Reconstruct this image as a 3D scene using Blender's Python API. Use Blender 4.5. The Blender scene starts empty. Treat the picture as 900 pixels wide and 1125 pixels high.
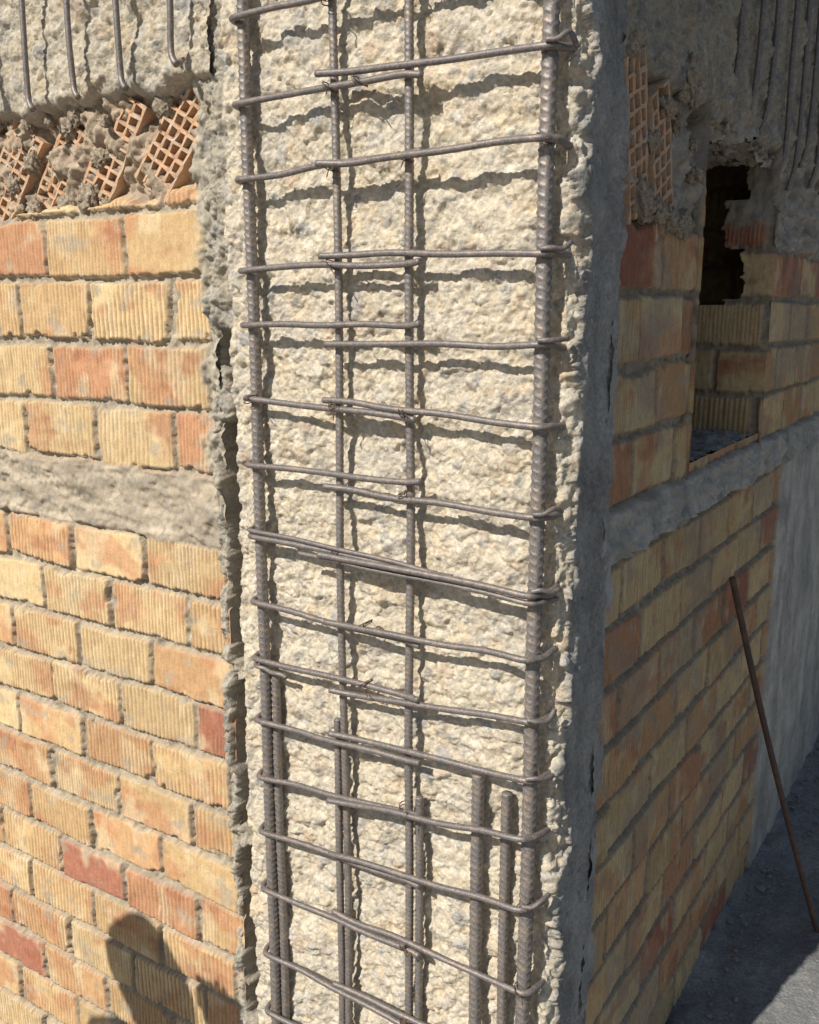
import bpy, math, random
import numpy as np
import bmesh
from mathutils import Vector, Matrix
random.seed(7)
sc=bpy.context.scene

# ------------------------------------------------------------ noise helpers
def h2(ix,iy,s):
    a=np.asarray(ix).astype(np.int64).astype(np.uint32); b=np.asarray(iy).astype(np.int64).astype(np.uint32)
    h=a*np.uint32(374761393)+b*np.uint32(668265263)+np.uint32((s*2246822519+97)&0xffffffff)
    h=h^(h>>np.uint32(13)); h=h*np.uint32(1274126177); h=h^(h>>np.uint32(16))
    h=h*np.uint32(2654435761); h=h^(h>>np.uint32(15))
    return h.astype(np.float64)/4294967295.0
def perlin(x,y,s=0):
    xi=np.floor(x); yi=np.floor(y); fx=x-xi; fy=y-yi
    u=fx*fx*fx*(fx*(fx*6-15)+10); v=fy*fy*fy*(fy*(fy*6-15)+10)
    def g(i,j):
        a=h2(xi+i,yi+j,s)*2*math.pi
        return np.cos(a)*(fx-i)+np.sin(a)*(fy-j)
    a=g(0,0);b=g(1,0);c=g(0,1);d=g(1,1)
    return 1.5*((a*(1-u)+b*u)*(1-v)+(c*(1-u)+d*u)*v)
def fbm(x,y,o=4,s=0,gain=.5):
    r=0;a=1
    for k in range(o):
        r=r+a*perlin(x+k*17.3,y-k*9.1,s+k); x=x*2.03;y=y*2.03;a*=gain
    return r
def worley(x,y,s=0,jit=.95):
    xi=np.floor(x); yi=np.floor(y)
    f1=np.full(x.shape,9.);f2=np.full(x.shape,9.);idv=np.zeros(x.shape)
    for i in(-1,0,1):
        for j in(-1,0,1):
            cx=xi+i;cy=yi+j
            px=cx+.5+jit*(h2(cx,cy,s)-.5);py=cy+.5+jit*(h2(cx,cy,s+31)-.5)
            d=np.hypot(x-px,y-py); n=d<f1
            f2=np.where(n,f1,np.minimum(f2,d)); idv=np.where(n,h2(cx,cy,s+77),idv); f1=np.where(n,d,f1)
    return f1,f2,idv
def sst(a,b,x):
    t=np.clip((x-a)/(b-a),0,1); return t*t*(3-2*t)
def C(*c): return np.array(c,dtype=float)
def mix(a,b,m): return a*(1-m[...,None])+b*m[...,None]
def full(c,shape): return np.broadcast_to(np.array(c,dtype=float),shape+(3,)).copy()

# ------------------------------------------------------------ materials
def nt(name):
    m=bpy.data.materials.new(name); m.use_nodes=True
    t=m.node_tree; b=t.nodes['Principled BSDF']; return m,t,b
def surf_mat(name,rough=.9,fs=220,amp=.25,bump=.5,bdist=.002,base=None,crumb=0,cs=95,speck=0,dust=None):
    m,t,b=nt(name); N=t.nodes; L=t.links
    tc=N.new('ShaderNodeTexCoord')
    def noise(s,d=4,r=.7):
        n=N.new('ShaderNodeTexNoise'); n.inputs['Scale'].default_value=s; n.inputs['Detail'].default_value=d; n.inputs['Roughness'].default_value=r
        L.new(tc.outputs['Object'],n.inputs['Vector']); return n.outputs['Fac']
    def rng(x,a,c,lo=.3,hi=.7):
        r=N.new('ShaderNodeMapRange'); r.inputs[1].default_value=lo; r.inputs[2].default_value=hi; r.inputs[3].default_value=a; r.inputs[4].default_value=c
        L.new(x,r.inputs[0]); return r.outputs[0]
    def math_(op,x,y):
        r=N.new('ShaderNodeMath'); r.operation=op; L.new(x,r.inputs[0])
        if isinstance(y,float): r.inputs[1].default_value=y
        else: L.new(y,r.inputs[1])
        return r.outputs[0]
    n1=noise(fs); n2=noise(fs*.22,3)
    if base is None:
        a=N.new('ShaderNodeAttribute'); a.attribute_name='Col'; src=a.outputs['Color']
    else:
        a=N.new('ShaderNodeRGB'); a.outputs[0].default_value=(*base,1); src=a.outputs[0]
    if dust:
        mx=N.new('ShaderNodeMixRGB'); L.new(rng(noise(38,5,.65),0,1,.42,.62),mx.inputs[0]); L.new(src,mx.inputs[1]); mx.inputs[2].default_value=(*dust,1); src=mx.outputs[0]
    mu=math_('MULTIPLY',rng(n1,1-amp,1+amp),rng(n2,1-amp*.5,1+amp*.5))
    if speck:
        vo=N.new('ShaderNodeTexVoronoi'); vo.inputs['Scale'].default_value=210; L.new(tc.outputs['Object'],vo.inputs['Vector'])
        sp=N.new('ShaderNodeSeparateColor'); L.new(vo.outputs['Color'],sp.inputs[0])
        mu=math_('MULTIPLY',mu,rng(sp.outputs[0],1-speck,1+speck*.7,0,1))
    vm=N.new('ShaderNodeVectorMath'); vm.operation='SCALE'; L.new(src,vm.inputs[0]); L.new(mu,vm.inputs['Scale'])
    L.new(vm.outputs[0],b.inputs['Base Color'])
    b.inputs['Roughness'].default_value=rough
    b.inputs['Specular IOR Level'].default_value=.2
    bp=N.new('ShaderNodeBump'); bp.inputs['Strength'].default_value=bump; bp.inputs['Distance'].default_value=bdist
    L.new(n1,bp.inputs['Height'])
    if crumb:
        b2=N.new('ShaderNodeBump'); b2.inputs['Strength'].default_value=1.0; b2.inputs['Distance'].default_value=crumb
        nn=noise(cs,6,.76); v2=N.new('ShaderNodeTexVoronoi'); v2.inputs['Scale'].default_value=cs*1.7; L.new(tc.outputs['Object'],v2.inputs['Vector'])
        hh=math_('ADD',nn,math_('MULTIPLY',v2.outputs['Distance'],-.35))
        L.new(hh,b2.inputs['Height']); L.new(b2.outputs[0],bp.inputs['Normal'])
    L.new(bp.outputs[0],b.inputs['Normal'])
    return m
M_brick=surf_mat('fired_clay_brickwork',.88,260,.17,.6,.0018)
M_conc=surf_mat('spalled_concrete',.95,380,.15,.6,.0018,crumb=.0052,cs=80,speck=.15)
M_gnd=surf_mat('dusty_asphalt',.9,160,.30,.6,.003,crumb=.004,cs=60,speck=.15)
M_hollow=surf_mat('hollow_clay',.9,240,.2,.4,.001,base=(.57,.34,.20),dust=(.48,.39,.29))
M_inner=surf_mat('rough_block',.9,60,.2,.4,.002,base=(.30,.25,.20))
M_rub=surf_mat('rubble_stone',.9,120,.3,.5,.003,base=(.26,.25,.23))
def steel(name,c1,c2,scale=60,metal=.45,rough=.5):
    m,t,b=nt(name);N=t.nodes;L=t.links
    tc=N.new('ShaderNodeTexCoord'); n=N.new('ShaderNodeTexNoise'); n.inputs['Scale'].default_value=scale; n.inputs['Detail'].default_value=6
    L.new(tc.outputs['Object'],n.inputs['Vector'])
    cr=N.new('ShaderNodeValToRGB'); cr.color_ramp.elements[0].position=.45; cr.color_ramp.elements[1].position=.72
    cr.color_ramp.elements[0].color=(*c1,1); cr.color_ramp.elements[1].color=(*c2,1)
    L.new(n.outputs['Fac'],cr.inputs[0])
    n3=N.new('ShaderNodeTexNoise'); n3.inputs['Scale'].default_value=330; n3.inputs['Detail'].default_value=4; L.new(tc.outputs['Object'],n3.inputs['Vector'])
    mr=N.new('ShaderNodeMapRange'); mr.inputs[1].default_value=.3; mr.inputs[2].default_value=.7; mr.inputs[3].default_value=.7; mr.inputs[4].default_value=1.35; L.new(n3.outputs['Fac'],mr.inputs[0])
    vm=N.new('ShaderNodeVectorMath'); vm.operation='SCALE'; L.new(cr.outputs[0],vm.inputs[0]); L.new(mr.outputs[0],vm.inputs['Scale'])
    L.new(vm.outputs[0],b.inputs['Base Color'])
    b.inputs['Metallic'].default_value=metal; b.inputs['Roughness'].default_value=rough
    bp=N.new('ShaderNodeBump'); bp.inputs['Strength'].default_value=.5; bp.inputs['Distance'].default_value=.001
    L.new(n3.outputs['Fac'],bp.inputs['Height']); L.new(bp.outputs[0],b.inputs['Normal'])
    return m
M_bar=steel('weathered_rebar',(.21,.19,.18),(.31,.25,.20),60,.35,.52)
M_tie=steel('weathered_tie_steel',(.18,.163,.157),(.28,.22,.18),90,.35,.5)
M_rust=steel('rusty_rod',(.09,.06,.05),(.16,.09,.06),40,.2,.7)
def plain(name,c,rough=.8):
    m,t,b=nt(name); N=t.nodes;L=t.links
    n=N.new('ShaderNodeTexNoise'); n.inputs['Scale'].default_value=30
    cr=N.new('ShaderNodeValToRGB'); cr.color_ramp.elements[0].color=(*[x*.8 for x in c],1); cr.color_ramp.elements[1].color=(*[min(1,x*1.2) for x in c],1)
    L.new(n.outputs['Fac'],cr.inputs[0]); L.new(cr.outputs[0],b.inputs['Base Color']); b.inputs['Roughness'].default_value=rough
    return m

# ------------------------------------------------------------ mesh helpers
def link(ob,parent=None):
    sc.collection.objects.link(ob)
    if parent: ob.parent=parent
    return ob
def empty(name):
    e=bpy.data.objects.new(name,None); sc.collection.objects.link(e); e.empty_display_size=.1; return e
def sheet(name,P,col,mat,parent=None,keep=None,flip=False):
    nv,nu=P.shape[:2]
    idx=np.arange(nv*nu).reshape(nv,nu)
    q=np.stack([idx[:-1,:-1],idx[:-1,1:],idx[1:,1:],idx[1:,:-1]],-1)
    if flip: q=q[...,::-1]
    q=q.reshape(-1,4)
    if keep is not None: q=q[keep.reshape(-1)]
    me=bpy.data.meshes.new(name)
    me.vertices.add(nv*nu); me.vertices.foreach_set('co',P.reshape(-1).astype(np.float32))
    me.loops.add(q.size); me.loops.foreach_set('vertex_index',q.reshape(-1).astype(np.int32))
    me.polygons.add(len(q)); me.polygons.foreach_set('loop_start',(np.arange(len(q))*4).astype(np.int32))
    me.polygons.foreach_set('loop_total',np.full(len(q),4,dtype=np.int32))
    me.update(calc_edges=True)
    at=me.color_attributes.new('Col','FLOAT_COLOR','POINT')
    c4=np.ones((nv*nu,4),dtype=np.float32); c4[:,:3]=np.clip(col.reshape(-1,3),0.01,1)
    at.data.foreach_set('color',c4.reshape(-1))
    me.polygons.foreach_set('use_smooth',np.ones(len(q),dtype=bool))
    me.materials.append(mat)
    return link(bpy.data.objects.new(name,me),parent)
def pymesh(name,v,f,mat,parent=None,smooth=False):
    me=bpy.data.meshes.new(name); me.from_pydata([tuple(a) for a in v],[],f); me.update()
    me.materials.append(mat)
    if smooth: me.polygons.foreach_set('use_smooth',[True]*len(me.polygons))
    return link(bpy.data.objects.new(name,me),parent)
def box(name,a,b,mat,parent=None):
    x0,y0,z0=a;x1,y1,z1=b
    v=[(x0,y0,z0),(x1,y0,z0),(x1,y1,z0),(x0,y1,z0),(x0,y0,z1),(x1,y0,z1),(x1,y1,z1),(x0,y1,z1)]
    f=[(0,3,2,1),(4,5,6,7),(0,1,5,4),(1,2,6,5),(2,3,7,6),(3,0,4,7)]
    return pymesh(name,v,f,mat,parent)
def catmull(pts,step):
    p=np.array(pts,dtype=float); p=np.vstack([2*p[0]-p[1],p,2*p[-1]-p[-2]])
    out=[]
    for i in range(1,len(p)-2):
        n=max(2,int(np.linalg.norm(p[i+1]-p[i])/step))
        t=np.linspace(0,1,n,endpoint=False)[:,None]
        out.append(.5*((2*p[i])+(-p[i-1]+p[i+1])*t+(2*p[i-1]-5*p[i]+4*p[i+1]-p[i+2])*t**2+(-p[i-1]+3*p[i]-3*p[i+1]+p[i+2])*t**3))
    out.append(p[-2][None]); return np.vstack(out)
def tube(name,path,r,mat,parent=None,n=10,ref=(0,0,1),ribs=None):
    path=np.asarray(path); T=np.gradient(path,axis=0); T/=np.linalg.norm(T,axis=1)[:,None]+1e-12
    R=np.array(ref,dtype=float); A=np.cross(T,R); A/=np.linalg.norm(A,axis=1)[:,None]+1e-12; B=np.cross(T,A)
    s=np.concatenate([[0],np.cumsum(np.linalg.norm(np.diff(path,axis=0),axis=1))])
    th=np.linspace(0,2*math.pi,n,endpoint=False)
    rr=np.full((len(s),n),r)
    if ribs:
        pitch,amp,ph=ribs
        # seam ribs sit at the front-left / back-right so both rib families show
        thr=(th+.9)%(2*math.pi)
        half=(thr<math.pi)
        loc=np.where(half,thr,thr-math.pi)
        k=(s[:,None]/pitch+loc[None]/math.pi*1.3*np.where(half,1,-1)[None]+np.where(half,0,.5)[None]+ph)%1
        pul=np.clip(1-np.abs(k-.5)/.22,0,1)
        fade=np.clip(np.sin(loc)*2.2,0,1)[None]
        lon=(np.minimum(loc,math.pi-loc)<.15)
        rr=rr+amp*np.maximum(sst(0,1,pul)*fade,lon[None]*.8)
    rr=rr*(1+.03*perlin(s[:,None]*40+th[None],th[None]*1.3+3.1,5))
    P=path[:,None]+rr[...,None]*(A[:,None]*np.cos(th)[None,:,None]+B[:,None]*np.sin(th)[None,:,None])
    m=len(s); v=P.reshape(-1,3)
    i=np.arange(m-1)[:,None]*n; j=np.arange(n)[None]; j2=(j+1)%n
    f=np.stack([i+j,i+j2,i+n+j2,i+n+j],-1).reshape(-1,4).tolist()
    f.append(list(range(n))[::-1]); f.append([(m-1)*n+k for k in range(n)])
    f=[t[::-1] for t in f]
    return pymesh(name,v.tolist(),f,mat,parent,True)

# ------------------------------------------------------------ surface recipes
def rubble_conc(u,v,s=0,tone=1.0):
    """broken concrete : height + colour"""
    wu=u+.005*fbm(u*30,v*30,4,s+3,.6); wv=v+.005*fbm(u*30+7,v*30,4,s+4,.6)
    h=.007*fbm(u*6,v*6,3,s+10)+.0055*fbm(u*18,v*18,5,s+20,.6)
    for sc_,am,k in((17,.007,3),(30,.005,0),(60,.0036,1),(120,.0018,2)):
        f1,f2,ii=worley(wu*sc_,wv*sc_,s+33+k)
        h=h+am*(ii-.5)*sst(0,.10,f2-f1)-am*.2*sst(.08,0,f2-f1)
    h=h-.003*np.abs(perlin(wu*45,wv*45,s+30))
    f1,f2,i1=worley(wu*46,wv*46,s+40); st=np.where(i1>.78,1.,0.)*sst(.44,.32,f1)
    g1,g2,i2=worley(wu*100,wv*100,s+50); sg=np.where(i2>.68,1.,0.)*sst(.44,.3,g1)
    k1,k2,i3=worley(wu*27+3,wv*27,s+55); sk=np.where(i3>.88,1.,0.)*sst(.46,.38,k1)
    h=h+.003*st+.0012*sg+.003*sk
    base=full((.70,.615,.475),u.shape)
    base=mix(base,C(.60,.54,.45),.8*sst(.0,.6,fbm(u*9,v*9,5,s+70,.6)))
    base=mix(base,C(.72,.59,.42),.8*sst(.0,.7,fbm(u*14,v*14,4,s+75)))
    base=mix(base,C(.78,.71,.60),.45*sst(.2,.6,fbm(u*22,v*22,4,s+77,.6)))
    def pal(i):
        k=(i*37%1)[...,None]
        return np.where(k<.35,C(.41,.41,.41),np.where(k<.6,C(.66,.62,.55),np.where(k<.85,C(.56,.42,.29),C(.32,.32,.33))))
    for m_,i_ in((st,i1),(sk,i3),(sg,i2)):
        mm=(m_*.65*(.35+.65*((i_*91)%1)))[...,None]; base=base*(1-mm)+pal(i_)*mm
    base*= (1+.14*fbm(u*70,v*70,3,s+80,.6))[...,None]
    return h,base*tone
def plaster(u,v,s=0,c=(.33,.34,.34)):
    h=.004*fbm(u*9,v*6,5,s,.6)+.0018*fbm(u*70,v*50,3,s+5,.6)
    f1,_,i=worley(u*60,v*60,s+9); h=h-.003*np.where(i>.85,1,0)*sst(.35,.1,f1)
    col=full(c,u.shape)*(1+.3*fbm(u*12,v*7,5,s+12,.6))[...,None]
    return h,col
def mortar(u,v,s=0):
    h=.004*fbm(u*30,v*30,4,s,.65)-.002*np.abs(perlin(u*90,v*90,s+3))
    f1,_,i=worley(u*130,v*130,s+8); h=h+.0015*np.where(i>.5,1,0)*sst(.5,.2,f1)
    col=full((.37,.315,.24),u.shape)*(1+.3*fbm(u*40,v*40,4,s+11,.6))[...,None]
    return h,col
def bricks(u,v,u0,v0,pu,pv,s=0,par=0):
    uw=u+.0035*fbm(u*14,v*14,2,s)+.0012*fbm(u*70,v*70,2,s+2)
    vw=v+.0045*fbm(u*5,v*9,2,s+4)+.0012*fbm(u*70,v*70,2,s+6)
    row=np.floor((vw-v0)/pv); off=((row+par)%2)*.5*pu+(h2(row,row*0,s+8)-.5)*.035
    cc=(uw-u0-off)/pu; cm=np.floor(cc); fu=(cc-cm)*pu; fv=((vw-v0)/pv-row)*pv
    R=lambda k:h2(cm,row,s+100+k)
    a=fu-pu/2; b=fv-pv/2
    rot=(R(1)-.5)*.04; a2=a+rot*b; b2=b-rot*a
    hw=pu/2-.0038-.005*R(2); hh=pv/2-.0045-.0035*R(3)
    dx=hw-np.abs(a2+(R(4)-.5)*.005); dy=hh-np.abs(b2+(R(5)-.5)*.005)
    corner=np.hypot(np.minimum(dx-.005,0),np.minimum(dy-.005,0)); d=np.where((dx<.005)&(dy<.005),.005-corner,np.minimum(dx,dy))
    d=d+.0022*fbm(u*55,v*55,3,s+14)-.008*sst(.38,.8,fbm(u*16,v*16,3,s+15))
    m=sst(-.0010,.0018,d)
    mh,mc=mortar(u,v,s+20)
    per=.0090+.0035*R(6)
    gp=(u-0.012*b*(R(16)-.5)+.0008*fbm(u*8,v*8,2,s+21))/per
    gr=sst(.42,.88,.5+.5*np.cos(2*math.pi*gp))
    rb=np.where(R(7)<.76,.55+.45*R(17),.08)*sst(-.75,-.15,fbm(u*9,v*9,3,s+24))
    bh=.0065+.0055*R(8)+(R(9)-.5)*.04*a+(R(10)-.5)*.05*b-.0030*gr*rb+.0009*fbm(u*90,v*25,3,s+25)+.0012*fbm(u*25,v*25,3,s+26)
    k=R(11)[...,None]
    pal=np.where(k<.38,C(.69,.515,.28),np.where(k<.66,C(.66,.455,.235),np.where(k<.86,C(.64,.39,.20),np.where(k<.94,C(.55,.29,.16),C(.42,.18,.115)))))
    pal=pal*(.82+.26*R(12))[...,None]
    bl=fbm(u*6+R(13)*9,v*9+R(14)*9,4,s+30)
    pal=mix(pal,C(.56,.27,.145),.65*sst(.14,.6,bl+.4*(R(15)-.5)))
    pal=mix(pal,C(.38,.14,.08),.6*sst(.38,.9,fbm(u*5+R(19)*9,v*11,4,s+31)+.4*(R(18)-.5)))
    pal=mix(pal,C(.73,.59,.37),.55*sst(.10,.6,fbm(u*11+5,v*8,4,s+33)))
    pal=mix(pal,C(.34,.19,.11),.72*gr*rb)
    pal=mix(pal,C(.42,.36,.28),.6*sst(.40,.8,fbm(u*15+30,v*19,4,s+36)))
    pal*=(1+.12*fbm(u*190,v*22,2,s+38))[...,None]
    pal=mix(pal,C(.38,.31,.23),.5*sst(.006,0,d))
    h=m*bh+(1-m)*(mh-.002)
    return h,mix(mc,pal,m)

TIES=[((2.081,-.19,2.090),(-.37,2.098,2.085)),((1.953,-.19,1.957),(-.375,1.975,1.966)),((1.838,-.19,1.853),(-.37,1.846,1.852)),
((1.694,-.19,1.700),(-.375,1.715,1.705)),((1.605,-.19,1.610),(-.37,1.576,1.583)),((1.482,-.20,1.469),(-.375,1.489,1.469)),
((1.367,-.19,1.370),(-.375,1.345,1.338)),((1.240,-.17,1.224),(-.385,1.233,1.223)),((1.119,-.19,1.106),(-.375,1.115,1.124)),
((1.012,-.19,1.017),(-.37,.989,1.023)),((.892,-.19,.902),(-.375,.910,.927)),((.779,-.19,.806),(-.375,.789,.832)),
((.667,-.19,.680),(-.375,.684,.710)),((.546,-.19,.545),(-.375,.560,.557)),((.405,-.19,.39),(-.375,.415,.405)),
((.275,-.19,.27),(-.375,.29,.27)),((.14,-.19,.14),(-.375,.152,.14))]
ZB=-.60
# ------------------------------------------------------------ column
ZT=2.75
FY=.026
col_e=empty('concrete_column')
du=.0025
sfront=np.arange(-.668,.012,du); arc=.016; sarc=np.arange(0,arc*math.pi/2,du); sside=np.arange(0,.135,du)
uu=np.concatenate([sfront,.012+sarc,.012+arc*math.pi/2+sside]); nf=len(sfront)
bx=np.concatenate([sfront,.012+arc*np.sin(sarc/arc),np.full(len(sside),.012+arc)])
by=np.concatenate([np.full(nf,FY),FY+arc-arc*np.cos(sarc/arc),FY+arc+sside])
ang=np.concatenate([np.zeros(nf),sarc/arc,np.full(len(sside),math.pi/2)])
nx=np.sin(ang);ny=-np.cos(ang)
zz=np.concatenate([np.linspace(ZB,.1,60,endpoint=False),np.arange(.1,2.32,.0026),np.linspace(2.325,ZT,50)])
U,V=np.meshgrid(uu,zz)
h,cc=rubble_conc(U,V,1)
wz=.012*fbm(U*9,V*9,3,200)
t=np.clip((U+.536)/.536,0,1)
for L_,R_ in TIES:
    zt=L_[0]*(1-t)+R_[2]*t
    h=h-(.004*(U<.03))*np.clip(.3+1.2*fbm(U*8,V*8,2,210),0,1.2)*np.exp(-((V+wz-zt-.004)/.010)**2)
h=h+.006-.003*sst(.0,.8,fbm(U*4,V*4,3,214))
for xb in(-.356,-.221,-.536):
    h=h-.004*np.exp(-((U+.4*wz-xb)/.011)**2)
h=h-.010*np.exp(-(U/.016)**2)*(U<.02)
h=np.minimum(h,.014)
e1=-.612+.012*fbm(V*7,V*0+1,5,301,.6); e2=-.650+.010*fbm(V*9,V*0+5,5,305,.6)
gz=sst(1.60,1.50,V+.05*fbm(V*5,U*5,3,303))
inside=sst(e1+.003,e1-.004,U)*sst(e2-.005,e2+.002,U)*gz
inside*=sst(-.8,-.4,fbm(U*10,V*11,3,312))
mh,mc=mortar(U,V,320)
left=sst(e1+.008,e1-.003,U)
sh_,sc_2=rubble_conc(U,V,333,.85)
smear=.012*fbm(U*14,V*14,5,330,.6)-.004+.8*sh_
h=h*(1-left)+(smear+mh)*left
cc=mix(cc,(.45*mc+.55*sc_2)*C(.95,.98,1.02),left)
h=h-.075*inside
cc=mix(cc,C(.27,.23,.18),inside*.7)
sd=U-(.012+arc*math.pi/2)
edge=.004+.022*fbm(V*8,V*0+2,6,340,.62)+.008*fbm(U*45,V*45,4,343)
pm=sst(edge-.002,edge+.003,sd)
ph,pc=plaster(U,V,350,(.37,.355,.33))
h=h*(1-pm)+(.013+ph*1.4)*pm; cc=mix(cc,pc,pm)
mid=np.exp(-((sd+.008)/.014)**2)*(1-pm); h=h-.010*mid*np.clip(.3+fbm(V*11,U*20,3,360),0,1.3)
P=np.stack([bx+nx*h,by+ny*h,V],-1)
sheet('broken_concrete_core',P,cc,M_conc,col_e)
box('column_backing',(-.60,.15,ZB),(-.02,.40,ZT),M_inner,col_e)

# ------------------------------------------------------------ left (sunlit) wall
lw=empty('brick_wall')
uu=np.concatenate([np.linspace(-5,-1.75,130,endpoint=False),np.arange(-1.75,-.652,.0023)])
zz=np.concatenate([np.linspace(ZB,-.35,12,endpoint=False),np.arange(-.35,2.06,.0038)])
U,V=np.meshgrid(uu,zz)
hb,cb=bricks(U,V,-.664,1.188-.111*16,.228,.111,402,1)
hu,cu=bricks(U,V,-.668,1.322,.228,.1225,430,1)
e=.008*fbm(U*9,V*0,4,440)
up=sst(1.318,1.326,V+e); lo=sst(1.190,1.182,V+e)
h=hb*(1-up)+hu*up; cc=mix(cb,cu,up)
bm=(1-up)*(1-lo)
rh,rc=rubble_conc(U,V,451,.72)
ch=.008+.45*rh+.006*fbm(U*6,V*18,5,450,.6)-.005*sst(.3,.6,fbm(U*14,V*22,4,455)); ccn=full((.41,.345,.26),U.shape)*(1+.35*fbm(U*9,V*24,5,457,.6))[...,None]
f1,_,ii=worley(U*70,V*70,459); ccn=mix(ccn,C(.28,.26,.24),.6*np.where(ii>.75,1.,0.)*sst(.5,.3,f1))
h=h*(1-bm)+ch*bm; cc=mix(cc,ccn,bm)
tp=sst(1.800,1.815,V+.022*fbm(U*10,V*10,4,460)-.02)
th=-.016+.030*fbm(U*9,V*9,5,465,.6)+.006*fbm(U*45,V*45,4,467,.65)
f1,f2,ii=worley(U*60,V*60,468); th=th+.006*(ii-.5)*sst(0,.12,f2-f1)
tc_=full((.38,.30,.22),U.shape)*(1+.4*fbm(U*28,V*28,4,470,.6))[...,None]
h=h*(1-tp)+th*tp; cc=mix(cc,tc_,tp)
sm=sst(-.705,-.675,U+.03*fbm(U*9,V*9,4,475))*sst(1.15,1.4,V); sh,sc_=mortar(U,V,480)
h=h*(1-sm)+(.010+.014*fbm(U*16,V*16,5,482,.6)+sh)*sm; cc=mix(cc,sc_*C(1.05,1.1,1.14),sm)
P=np.stack([U,.046-h,V],-1)
sheet('sunlit_brickwork',P,cc,M_brick,lw)
box('wall_backing',(-5,.135,ZB),(-.601,.30,2.05),M_inner,lw)

def beamsheet(name,u,v,axis,parent,s,base,low=2.0,tone=.8):
    U,V=np.meshgrid(u,v)
    h,c=rubble_conc(U,V,s,tone)
    h=h*1.1+.007*fbm(U*5,V*5,3,s+5)
    if axis=='y':
        h=h-.014*sst(.3,.9,np.cos(2*math.pi*(U+.02*fbm(U*4,V*4,3,s+9))/.135))*sst(.6,.9,U)
    dn=low+.016*fbm(U*11,V*0+3,4,s+7)
    roll=sst(dn+.02,dn-.02,V); h=h-.07*roll**2
    c=mix(c,C(.36,.32,.28),.6*roll)
    if axis=='x': P=np.stack([U,base-h,V],-1)
    else: P=np.stack([base+h,U,V],-1)
    return sheet(name,P,c,M_conc,parent)
lb=empty('concrete_beam')
beamsheet('beam_face',np.concatenate([np.linspace(-5,-1.7,120,endpoint=False),np.arange(-1.7,-.628,.0032)]),np.concatenate([np.arange(1.985,2.4,.0034),np.linspace(2.41,ZT,30)]),'x',lb,500,.022,low=2.010,tone=.85)
box('beam_core',(-5,.13,2.051),(-.602,.42,ZT),M_inner,lb)

def hollow(name,center,roll,facing,parent,w=.078,L=.185,depth=.07,nx_=3,ny_=7,seed=0,tilt=0):
    rnd=random.Random(seed); t=.0060
    hx=(w-t*(nx_+1))/nx_; hy=(L-t*(ny_+1))/ny_
    xs=[0];ys=[0]
    for i in range(nx_): xs+= [xs[-1]+t, xs[-1]+t+hx]
    xs.append(xs[-1]+t)
    for i in range(ny_): ys+= [ys[-1]+t, ys[-1]+t+hy]
    ys.append(ys[-1]+t)
    v=[];f=[];vi={}
    def V_(i,j,d):
        k=(i,j,d)
        if k not in vi:
            r=random.Random(i*131+j*17+seed*1009)
            vi[k]=len(v); v.append((xs[i]-w/2+.12*(ys[j]-L/2)+r.uniform(-.0015,.0015),ys[j]-L/2+r.uniform(-.0015,.0015),-(depth if d else r.uniform(0,.003))))
        return vi[k]
    nX=len(xs)-1;nY=len(ys)-1
    broken=set()
    for _ in range(3):
        i=rnd.randrange(nX)
        for j in range(nY-1,nY-1-rnd.randrange(1,4),-1): broken.add((i,j))
        i=rnd.randrange(nX)
        for j in range(0,rnd.randrange(1,4)): broken.add((i,j))
    dep=lambda i,j: 1 if (i<0 or j<0 or i>=nX or j>=nY or (i%2==1 and j%2==1) or (i,j) in broken) else 0
    for i in range(nX):
        for j in range(nY):
            d=dep(i,j); f.append((V_(i,j,d),V_(i+1,j,d),V_(i+1,j+1,d),V_(i,j+1,d)))
            if d==0:
                if dep(i-1,j): f.append((V_(i,j,0),V_(i,j+1,0),V_(i,j+1,1),V_(i,j,1)))
                if dep(i+1,j): f.append((V_(i+1,j+1,0),V_(i+1,j,0),V_(i+1,j,1),V_(i+1,j+1,1)))
                if dep(i,j-1): f.append((V_(i+1,j,0),V_(i,j,0),V_(i,j,1),V_(i+1,j,1)))
                if dep(i,j+1): f.append((V_(i,j+1,0),V_(i+1,j+1,0),V_(i+1,j+1,1),V_(i,j+1,1)))
    ob=pymesh(name,v,f,M_hollow,parent)
    n=Vector(facing); right=Vector((0,0,1)).cross(n); upv=Vector((0,0,1))
    R=Matrix((right,upv,n)).transposed().to_4x4()
    ob.matrix_world=Matrix.Translation(center)@R@Matrix.Rotation(roll,4,'Z')@Matrix.Rotation(tilt,4,'X')
    return ob
for k,(x,z,r,w,L,y,tl) in enumerate([(-1.235,1.905,-31,.100,.20,.052,-.03),(-1.080,1.905,-35,.080,.18,.056,.04),(-.925,1.925,-29,.085,.21,.052,.0),(-.748,1.935,-33,.092,.23,.048,-.03),(-1.39,1.90,-30,.08,.18,.05,0),(-1.55,1.905,-27,.08,.19,.05,0)]):
    hollow('hollow_brick_%d'%(k+1),(x,y,z),math.radians(r),(0,-1,0),lw,w=w,L=L,seed=k+1,ny_=9 if L>.19 else 8,nx_=4 if w>.09 else 3,tilt=tl)
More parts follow.
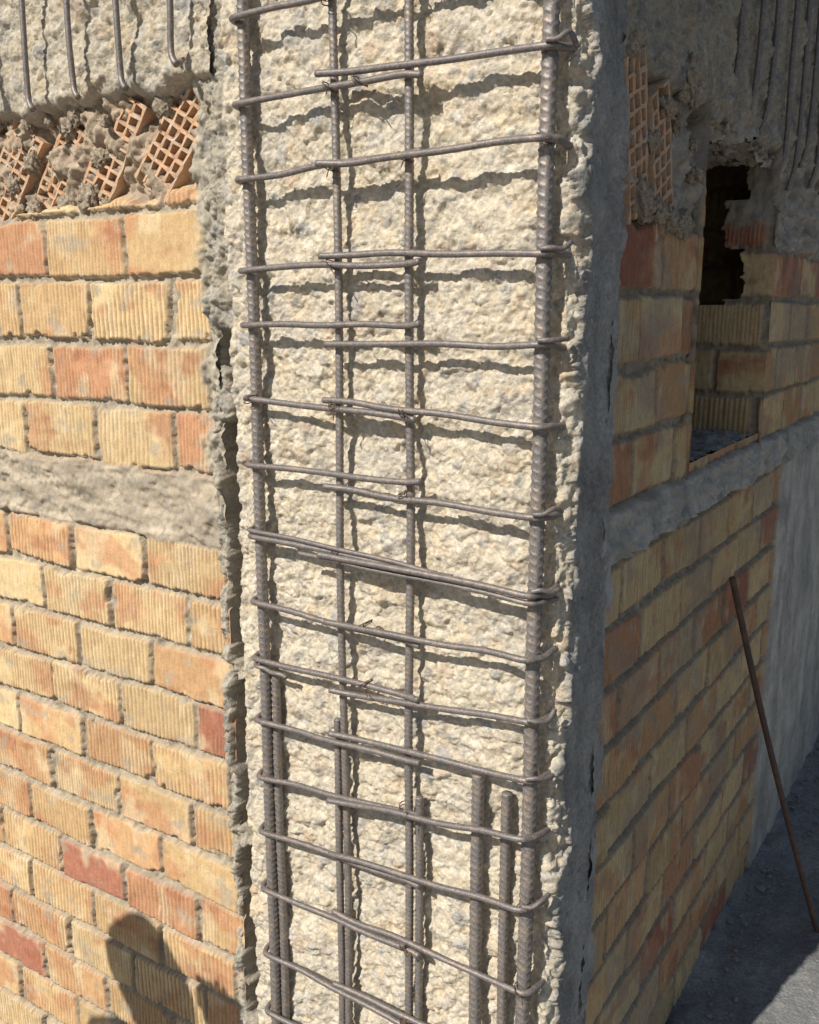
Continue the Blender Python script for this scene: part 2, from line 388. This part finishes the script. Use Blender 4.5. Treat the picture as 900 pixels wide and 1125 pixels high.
def gob(name,c,s,mat,parent,seed):
    bmm=bmesh.new(); bmesh.ops.create_icosphere(bmm,subdivisions=4,radius=1)
    co=np.array([v.co[:] for v in bmm.verts])
    n=.35*fbm(co[:,0]*1.5+seed,co[:,1]*1.5+co[:,2]*1.3,4,seed,.6)+.22*fbm(co[:,2]*4+seed,co[:,0]*4+co[:,1]*3,4,seed+5,.65)
    for v,k in zip(bmm.verts,n): v.co=Vector((v.co.x*s[0]*(1+k),v.co.y*s[1]*(1+k),v.co.z*s[2]*(1+k)))
    me=bpy.data.meshes.new(name); bmm.to_mesh(me); bmm.free(); me.materials.append(mat)
    me.polygons.foreach_set('use_smooth',[True]*len(me.polygons))
    o=link(bpy.data.objects.new(name,me),parent); o.location=c; return o
M_gob=surf_mat('site_mortar',.95,300,.25,.6,.002,base=(.43,.355,.265),crumb=.005,cs=90,speck=.25)
gr=random.Random(21)
for k in range(34):
    x=gr.uniform(-1.62,-.70); z=gr.choice([gr.uniform(1.825,1.845),gr.uniform(1.99,2.02),gr.uniform(1.83,2.0)])
    s=gr.uniform(.009,.021)
    gob('mortar_gob_%d'%k,(x,.054,z),(s*gr.uniform(.8,1.5),s*.8,s*gr.uniform(.8,1.4)),M_gob,lw,k)

# ------------------------------------------------------------ right (shaded) wall with window opening
rw=empty('brick_wall')
uu=np.concatenate([np.arange(.153,1.75,.0034),np.linspace(1.75,6,240)])
zz=np.concatenate([np.arange(-.02,2.03,.0042)])
U,V=np.meshgrid(uu,zz)
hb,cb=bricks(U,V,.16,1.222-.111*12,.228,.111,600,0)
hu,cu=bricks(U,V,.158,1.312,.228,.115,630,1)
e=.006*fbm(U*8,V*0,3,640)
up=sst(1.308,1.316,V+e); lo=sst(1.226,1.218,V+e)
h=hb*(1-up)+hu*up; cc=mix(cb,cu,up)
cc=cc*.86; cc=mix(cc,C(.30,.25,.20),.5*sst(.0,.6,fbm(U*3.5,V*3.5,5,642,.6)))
pl=sst(1.44,1.455,U+.012*fbm(V*9,U*9,4,645)); ph,pc=plaster(U,V,648,(.46,.43,.38))
pc=mix(pc,C(.27,.26,.24),.5*sst(.1,.6,fbm(U*9,V*1.6,4,649)))
pl=pl*(U<2.6)*(V<1.24)
h=h*(1-pl)+(.018+ph*1.3)*pl; cc=mix(cc,pc,pl)
bm=(1-up)*(1-lo); bh,bc=plaster(U,V,650,(.39,.37,.33))
h=h*(1-bm)+(.018+bh*2.2+.008*fbm(U*20,V*30,4,652,.6))*bm; cc=mix(cc,bc,bm)
sb=sst(.205,.172,U+.03*fbm(U*12,V*12,4,655)); so_,sc3=plaster(U,V,657,(.36,.35,.33))
h=h*(1-sb)+(.014+so_*1.5)*sb; cc=mix(cc,sc3,sb)
tp=sst(1.765,1.785,V+.020*fbm(U*10,V*10,4,660))
th=-.006+.024*fbm(U*9,V*9,5,665,.6)+.006*fbm(U*45,V*45,4,667,.65)
h=h*(1-tp)+th*tp; cc=mix(cc,full((.36,.32,.27),U.shape)*(1+.35*fbm(U*28,V*28,4,670))[...,None],tp)
Uc=.25*(U[:-1,:-1]+U[1:,1:]+U[:-1,1:]+U[1:,:-1]);Vc=.25*(V[:-1,:-1]+V[1:,1:]+V[:-1,1:]+V[1:,:-1])
n_=.022*fbm(Uc*12,Vc*12,4,680)
hole=(Uc+n_>.590)&(Uc<1.168)&(Vc>1.335)&(Vc+n_*1.5<1.955)
P=np.stack([.028+h,U,V],-1)
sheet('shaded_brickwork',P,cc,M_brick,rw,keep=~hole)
ju=np.arange(-.20,.045,.0034); jz=np.arange(1.30,2.03,.0045); U,V=np.meshgrid(ju,jz)
hj,cj=bricks(U,V,.03,1.312,.200,.115,703,0)
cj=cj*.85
k_=sst(1.80,1.86,V+.03*fbm(U*12,V*12,3,706)); hj=hj*(1-k_)+(.012*fbm(U*14,V*14,4,707))*k_; cj=mix(cj,full((.33,.29,.24),U.shape),k_)
Uj=.5*(U[:-1,:-1]+U[1:,1:]);Vj=.5*(V[:-1,:-1]+V[1:,1:]); stag=np.floor((Vj-1.312)/.115)
lim=np.where(Vj<1.64,-.18,np.where(stag%2==0,-.075,-.030))+.012*fbm(Uj*25,Vj*25,3,711)
sheet('window_far_jamb',np.stack([U,1.168-hj*.9,V],-1),cj,M_brick,rw,keep=Uj>lim)
sheet('window_near_jamb',np.stack([U,.582+hj*.6,V],-1),cj,M_brick,rw,flip=True)
# a brick cross wall inside, seen dimly through the opening
iu=np.arange(-.95,-.03,.008); iz=np.arange(.06,2.7,.008); U,V=np.meshgrid(iu,iz)
hi,ci=bricks(U,V,-.2,.06,.228,.113,760,0)
sheet('inner_cross_wall',np.stack([U,1.75-hi,V],-1),ci,M_brick,rw)
su=np.arange(.565,1.20,.006); sx=np.arange(-.18,.040,.006); A_,B_=np.meshgrid(su,sx)
hs,cs=plaster(A_,B_,720,(.38,.36,.32)); hs=hs*2+.008*fbm(A_*22,B_*22,4,721)
sheet('window_sill',np.stack([B_,A_,1.337+hs],-1),cs,M_conc,rw,flip=True)
hs,cs=rubble_conc(A_,B_,730,.7)
sheet('window_lintel',np.stack([B_,A_,1.970-hs*1.4],-1),cs,M_conc,rw)
box('wall_backing',(-.18,.41,ZB),(-.012,6,1.30),M_inner,rw)
box('wall_backing_near',(-.18,.41,1.301),(-.012,.565,2.06),M_inner,rw)
box('wall_backing_far',(-.18,1.195,1.301),(-.012,6,1.63),M_inner,rw)
box('wall_backing_far_upper',(-.06,1.78,1.631),(-.012,6,2.06),M_inner,rw)
for k,(y,z,r,L,w) in enumerate([(.225,1.885,22,.23,.085),(.345,1.865,27,.22,.09)]):
    hollow('hollow_brick_%d'%(k+1),(.044,y,z),math.radians(r),(1,0,0),rw,w=w,L=L,seed=40+k,ny_=9,tilt=.03)
for k in range(18):
    y=gr.uniform(.18,.60); z=gr.choice([gr.uniform(1.77,1.80),gr.uniform(1.97,2.02),gr.uniform(1.8,1.98)]); s=gr.uniform(.010,.022)
    gob('mortar_gob_%d'%k,(.038,y,z),(s*.8,s*gr.uniform(.8,1.5),s*gr.uniform(.8,1.4)),M_gob,rw,60+k)
rb=empty('concrete_beam')
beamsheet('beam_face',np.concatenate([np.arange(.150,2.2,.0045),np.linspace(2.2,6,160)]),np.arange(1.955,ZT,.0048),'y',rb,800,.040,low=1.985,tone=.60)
box('beam_core',(-.40,.41,2.061),(-.03,6,ZT),M_inner,rb)
sh=empty('building_shell')
box('roof_slab',(-5.1,.0,ZT+.002),(.10,6.1,ZT+.18),M_inner,sh)
box('rear_wall',(-5,5.9,ZB),(-.181,6.0,ZT),M_inner,sh)
box('side_wall',(-5.0,.301,ZB),(-4.85,5.899,2.05),M_inner,sh)
box('side_wall_top',(-5.0,.421,2.051),(-4.85,5.899,ZT),M_inner,sh)
box('floor_slab',(-4.84,.302,0.02),(-.181,5.89,.06),M_inner,sh)
box('partition_wall',(-1.4,.45,.061),(-1.3,5.8,ZT-.01),M_inner,sh)

# ------------------------------------------------------------ reinforcement
cage=empty('rebar_cage')
def vbar(name,x,y,z0,z1,r,wob=.003,lean=0,seed=0,parent=cage,ribp=.0105,n=20):
    z=np.arange(z0,z1,.0016)
    px=x+wob*perlin(z*2.1+seed*3.7,z*0+seed,11)+lean*(z1-z)
    py=y+wob*.7*perlin(z*2.4+seed*5.1,z*0+seed+.5,12)
    tube(name,np.stack([px,py,z],-1),r,M_bar,parent,n,(0,1,0),(ribp,r*.17,seed*.37))
vbar('main_bar_right',0,0,-.3,ZT,.0106,.002,0,1,ribp=.0135)
vbar('main_bar_left',-.536,0,-.3,ZT,.0096,.003,0,2,ribp=.012)
vbar('mid_bar_1',-.356,-.001,-.3,ZT,.0062,.004,0,3,ribp=.009,n=16)
vbar('mid_bar_2',-.221,-.001,-.3,ZT,.0066,.0035,0,4,ribp=.009,n=16)
vbar('splice_bar_1',-.373,.003,-.3,.93,.0064,.003,0,5,ribp=.009,n=16)
vbar('splice_bar_2',-.204,.003,-.3,.83,.0064,.003,0,6,ribp=.009,n=16)
vbar('starter_bar_1',-.089,-.001,-.3,.905,.0098,.002,0,7,ribp=.012)
vbar('starter_bar_2',-.041,.004,-.3,.885,.0080,.002,0,8)
vbar('starter_bar_3',-.518,.008,-.3,.98,.0075,.003,0,9)
rr=random.Random(3)
def jit(a): return rr.uniform(-a,a)
def left_piece(nm,zl,xe,ze,y=-.0165,r=.0052):
    pts=[(-.545,.075,zl+jit(.01)),(-.553,.035,zl+jit(.004)),(-.554,.004,zl),(-.548,-.012,zl),(-.534,y-.002,zl)]
    for f in(.22,.45,.7,.9):
        pts.append((-.534+(xe+.534)*f,y+jit(.0018),zl+(ze-zl)*f+jit(.0028)))
    pts.append((xe,y-.002+jit(.003),ze+jit(.003)))
    tube(nm,catmull(pts,.004),r,M_tie,cage,10,ribs=(.007,.0004,rr.random()))
def right_piece(nm,xs,zs,zr,y=-.0165,r=.0052):
    pts=[(xs,y-.003+jit(.003),zs+jit(.003))]
    for f in (.15,.35,.6,.82):
        pts.append((xs+(0-xs)*f,y+jit(.0018),zs+(zr-zs)*f+jit(.0026)))
    pts+=[(-.004,y-.002,zr),(.011,-.013,zr),(.0175,.0,zr),(.020,.025,zr+jit(.005)),(.014,.07,zr+jit(.012))]
    tube(nm,catmull(pts,.004),r,M_tie,cage,10,ribs=(.007,.0004,rr.random()))
for k,(L_,R_) in enumerate(TIES):
    close=abs((L_[0]+(L_[2]-L_[0])*.6)-R_[1])<.012
    left_piece('tie_%d_left'%k,*L_)
    right_piece('tie_%d_right'%k,*R_,y=-.0165-(.009 if close else 0))
left_piece('tie_7_left_b',1.251,-.13,1.231,-.019,.004)
right_piece('tie_7_right_b',-.43,1.226,1.211,-.022,.004)
left_piece('tie_9_left_b',.999,-.47,.992,-.018,.004)
for k,z in enumerate([1.966,1.852,1.705,1.583,1.469,1.338,1.223,1.124,1.023,.927,.832,.71]):
    if k%3==1: continue
    tube('hook_end_%d'%k,catmull([(.004,-.024,z+.006),(.018,-.018,z+.007+jit(.003)),(.028,-.004,z+.010+jit(.008)),(.032,.014,z+.010+jit(.010))],.003),.0038,M_tie,cage,8)
for k in range(26):
    L_,R_=TIES[rr.randrange(len(TIES)-2)]; xb=rr.choice([-.356,-.221,-.221,0,-.536,-.30])
    f=(xb+.536)/.536; z=L_[0]*(1-f)+R_[2]*f
    a=np.linspace(0,4*math.pi,50); tl=rr.choice([-1,1])
    tube('binding_wire_%d'%k,np.stack([xb+.009*np.cos(a),-.012+.014*np.sin(a),z+tl*.006*np.cos(a)+.003*np.sin(a*.5)],-1),.0009,M_rust,cage,5)
    tube('wire_tail_%d'%k,catmull([(xb+.006,-.024,z),(xb+.010+jit(.006),-.030,z+jit(.010)),(xb+.012+jit(.01),-.030+jit(.006),z-.010+jit(.010))],.003),.0009,M_rust,cage,5)
tube('bent_stub',catmull([(-.20,.04,2.135),(-.175,-.004,2.12),(-.14,-.012,2.085),(-.115,.000,2.058)],.003),.006,M_bar,cage,10)
for k,(x,z0) in enumerate([(-1.205,2.0),(-1.068,2.005),(-.937,2.012),(-.810,2.012),(-.684,2.035),(-1.34,2.01),(-1.48,2.0)]):
    pts=[(x+.012,-.016,z0-.006),(x+.002,-.015,z0+.006),(x-.002,-.014,z0+.03),(x+jit(.005),-.016,z0+.12),(x-.006+jit(.008),-.012,z0+.3),(x+jit(.006),-.006,z0+.5),(x,.0,ZT-.01)]
    tube('hanging_stirrup_%d'%k,catmull(pts,.004),.0056,M_tie,lb,10,(0,1,.2))
tube('hanging_bar',catmull([(-1.7,.0,2.33),(-1.2,.002,2.32),(-.7,.0,2.325)],.01),.008,M_bar,lb,10)
for k in range(10):
    y=.74+k*.135+jit(.03); z0=2.0+jit(.06)
    pts=[(.034,y,z0-.04),(.048,y+.002,z0+.03),(.052+jit(.004),y+jit(.012),z0+.2),(.050,y+jit(.012),z0+.45),(.050,y,ZT-.01)]
    tube('exposed_stirrup_%d'%k,catmull(pts,.006),.0060,M_tie,rb,8,(0,1,.2))
tube('leaning_steel_rod',catmull([(.058,.930,1.03),(.12,1.00,.73),(.19,1.115,.38),(.268,1.252,.004)],.004),.0075,M_rust,None,10,(0,1,0),(.009,.0008,0))

# ------------------------------------------------------------ ground
gx=np.concatenate([-np.geomspace(150,1.8,24),np.linspace(-1.7,-.06,60),np.arange(-.05,1.4,.009),np.geomspace(1.42,150,30)])
gy=np.concatenate([-np.geomspace(150,.6,26),np.arange(-.55,3.6,.012),np.geomspace(3.65,150,30)])
U,V=np.meshgrid(gx,gy)
nr=np.exp(-(np.hypot(U,V)/6)**2)
f1,_,i1=worley(U*55,V*55,900)
h=nr*(.006*fbm(U*5,V*5,4,901)+.003*fbm(U*40,V*40,3,903)+.003*np.where(i1>.8,1.,0.)*sst(.5,.1,f1))
bank=np.exp(-np.clip(U-.02,0,9)/.05)*(V>0)*(U>-.05); h=h+.03*bank*np.clip(.5+fbm(U*14,V*9,4,905),0,2)*nr
h=h-.45*sst(-.1,-.75,U)
col=full((.225,.225,.225),U.shape)*(1+.32*fbm(U*3,V*3,5,907))[...,None]
col=mix(col,C(.33,.32,.30),.5*sst(.0,.6,fbm(U*9,V*9,4,909)))
col=mix(col,C(.32,.31,.28),.6*np.clip(bank,0,1))
sheet('ground',np.stack([U,V,h],-1),col,M_gnd)
vv=[];ff=[]
for k in range(420):
    bmm=bmesh.new(); bmesh.ops.create_icosphere(bmm,subdivisions=1,radius=1)
    x=.045+abs(rr.gauss(0,.09)); y=rr.uniform(0.02,3.6)
    s=rr.uniform(.002,.008)*(2.0 if rr.random()<.08 else 1)
    sx_,sy_,sz_=s*rr.uniform(.7,1.4),s*rr.uniform(.7,1.4),s*rr.uniform(.5,1)
    o=len(vv)
    for v in bmm.verts: vv.append((x+v.co.x*sx_*rr.uniform(.8,1.15),y+v.co.y*sy_*rr.uniform(.8,1.15),.004+sz_*.6+v.co.z*sz_))
    for f in bmm.faces: ff.append([o+v.index for v in f.verts])
    bmm.free()
pymesh('rubble',vv,ff,M_rub)

# ------------------------------------------------------------ bystander (outside the frame, throws the shadow at lower left)
man=empty('construction_worker')
Mj=plain('work_jacket',(.10,.13,.20)); Ms=plain('skin',(.45,.28,.20),.6); Mh=plain('helmet_plastic',(.75,.62,.15),.35); Mp=plain('phone_black',(.02,.02,.02),.3)
def skin(name,verts,edges,rad,mat,root=0,sub=2):
    me=bpy.data.meshes.new(name); me.from_pydata(verts,edges,[]); me.update()
    ob=link(bpy.data.objects.new(name,me),man)
    md=ob.modifiers.new('Skin','SKIN'); md.use_smooth_shade=True
    for i,r in enumerate(rad):
        sv=me.skin_vertices[0].data[i]; sv.radius=(r,r) if not isinstance(r,tuple) else r
        sv.use_root=(i==root)
    ob.modifiers.new('Sub','SUBSURF').levels=sub; ob.modifiers['Sub'].render_levels=sub
    me.materials.append(mat); return ob
bv=[(0,0,.95),(0,.0,1.15),(0,.0,1.38),(0,.01,1.47),
 (.19,0,1.41),(.30,.10,1.20),(.24,.30,1.34),
 (-.19,0,1.41),(-.27,.0,1.14),(-.25,.10,.90),
 (.10,0,.90),(.11,.02,.50),(.11,0,.10),(.12,.14,.05),
 (-.10,0,.90),(-.12,.02,.50),(-.13,0,.10),(-.14,.14,.05)]
be=[(0,1),(1,2),(2,3),(2,4),(4,5),(5,6),(2,7),(7,8),(8,9),(0,10),(10,11),(11,12),(12,13),(0,14),(14,15),(15,16),(16,17)]
br=[(.16,.12),(.15,.11),(.17,.11),.065,.07,.05,.04,.07,.05,.04,.10,.07,.05,.045,.10,.07,.05,.045]
skin('body',bv,be,br,Mj)
skin('head',[(0,.01,1.48),(0,.02,1.56),(0,.03,1.66),(0,.135,1.60),(.085,.02,1.61),(-.085,.02,1.61)],[(0,1),(1,2),(1,3),(2,4),(2,5)],[.055,.075,.09,.014,.018,.018],Ms)
for sgn,px_,py_,pz_ in((1,.24,.30,1.34),(-1,-.25,.10,.90)):
    dz=1 if sgn==1 else -1
    vs=[(px_,py_,pz_),(px_-.0,py_+.04,pz_+dz*.06)];es=[(0,1)];rd=[.03,.035]
    for k,(o,l) in enumerate([(-.03,.07),(-.01,.085),(.01,.08),(.03,.06)]):
        b_=len(vs); vs+= [(px_+o,py_+.045,pz_+dz*.09),(px_+o,py_+.06,pz_+dz*(.09+l*.5)),(px_+o,py_+.04,pz_+dz*(.09+l))]; es+=[(1,b_),(b_,b_+1),(b_+1,b_+2)]; rd+=[.010,.009,.008]
    b_=len(vs); vs+=[(px_-sgn*.045,py_+.05,pz_+dz*.06),(px_-sgn*.055,py_+.06,pz_+dz*.10)]; es+=[(1,b_),(b_,b_+1)]; rd+=[.012,.010]
    skin('hand_%s'%('r' if sgn==1 else 'l'),vs,es,rd,Ms)
bmm=bmesh.new(); bmesh.ops.create_uvsphere(bmm,u_segments=32,v_segments=16,radius=1)
for v in list(bmm.verts):
    if v.co.z<-.05: bmm.verts.remove(v)
for v in bmm.verts:
    br_=1.22 if v.co.z<.06 else 1.0
    v.co=Vector((v.co.x*.118*br_,.03+v.co.y*.135*br_,1.665+v.co.z*.12))
me=bpy.data.meshes.new('hard_hat'); bmm.to_mesh(me); bmm.free(); me.materials.append(Mh); hat=link(bpy.data.objects.new('hard_hat',me),man)
sd_=hat.modifiers.new('s','SOLIDIFY'); sd_.thickness=.004
ph=box('phone',(.17,.362,1.40),(.31,.370,1.475),Mp,man)
man.location=(-1.215,-1.215,-.45); man.rotation_euler=(0,0,math.radians(-8))

# ------------------------------------------------------------ light
EL=math.radians(41); AZ=math.radians(12)
w=bpy.data.worlds.new('World'); sc.world=w; w.use_nodes=True
N=w.node_tree.nodes; sky=N.new('ShaderNodeTexSky'); sky.sky_type='NISHITA'; sky.sun_disc=False
sky.sun_elevation=EL; sky.sun_rotation=math.pi+AZ
w.node_tree.links.new(sky.outputs[0],N['Background'].inputs[0]); N['Background'].inputs[1].default_value=.065
sl=bpy.data.lights.new('sun','SUN'); sl.energy=5.0; sl.angle=math.radians(.5); sl.color=(1,.95,.86)
so=link(bpy.data.objects.new('sun',sl))
d=Vector((math.sin(AZ)*math.cos(EL),math.cos(AZ)*math.cos(EL),-math.sin(EL)))
so.rotation_euler=d.to_track_quat('-Z','Y').to_euler(); so.location=(-1,-4,5)

cam=bpy.data.cameras.new('camera'); co=link(bpy.data.objects.new('camera',cam))
cam.sensor_fit='VERTICAL'; cam.sensor_height=24; cam.lens=24*1044/1125; cam.clip_start=.02; cam.clip_end=500
co.location=(.577,-1.234,1.63); co.rotation_euler=(math.radians(78),0,math.radians(32.9))
sc.camera=co
sc.view_settings.view_transform='Standard'; sc.view_settings.look='None'; sc.view_settings.exposure=0
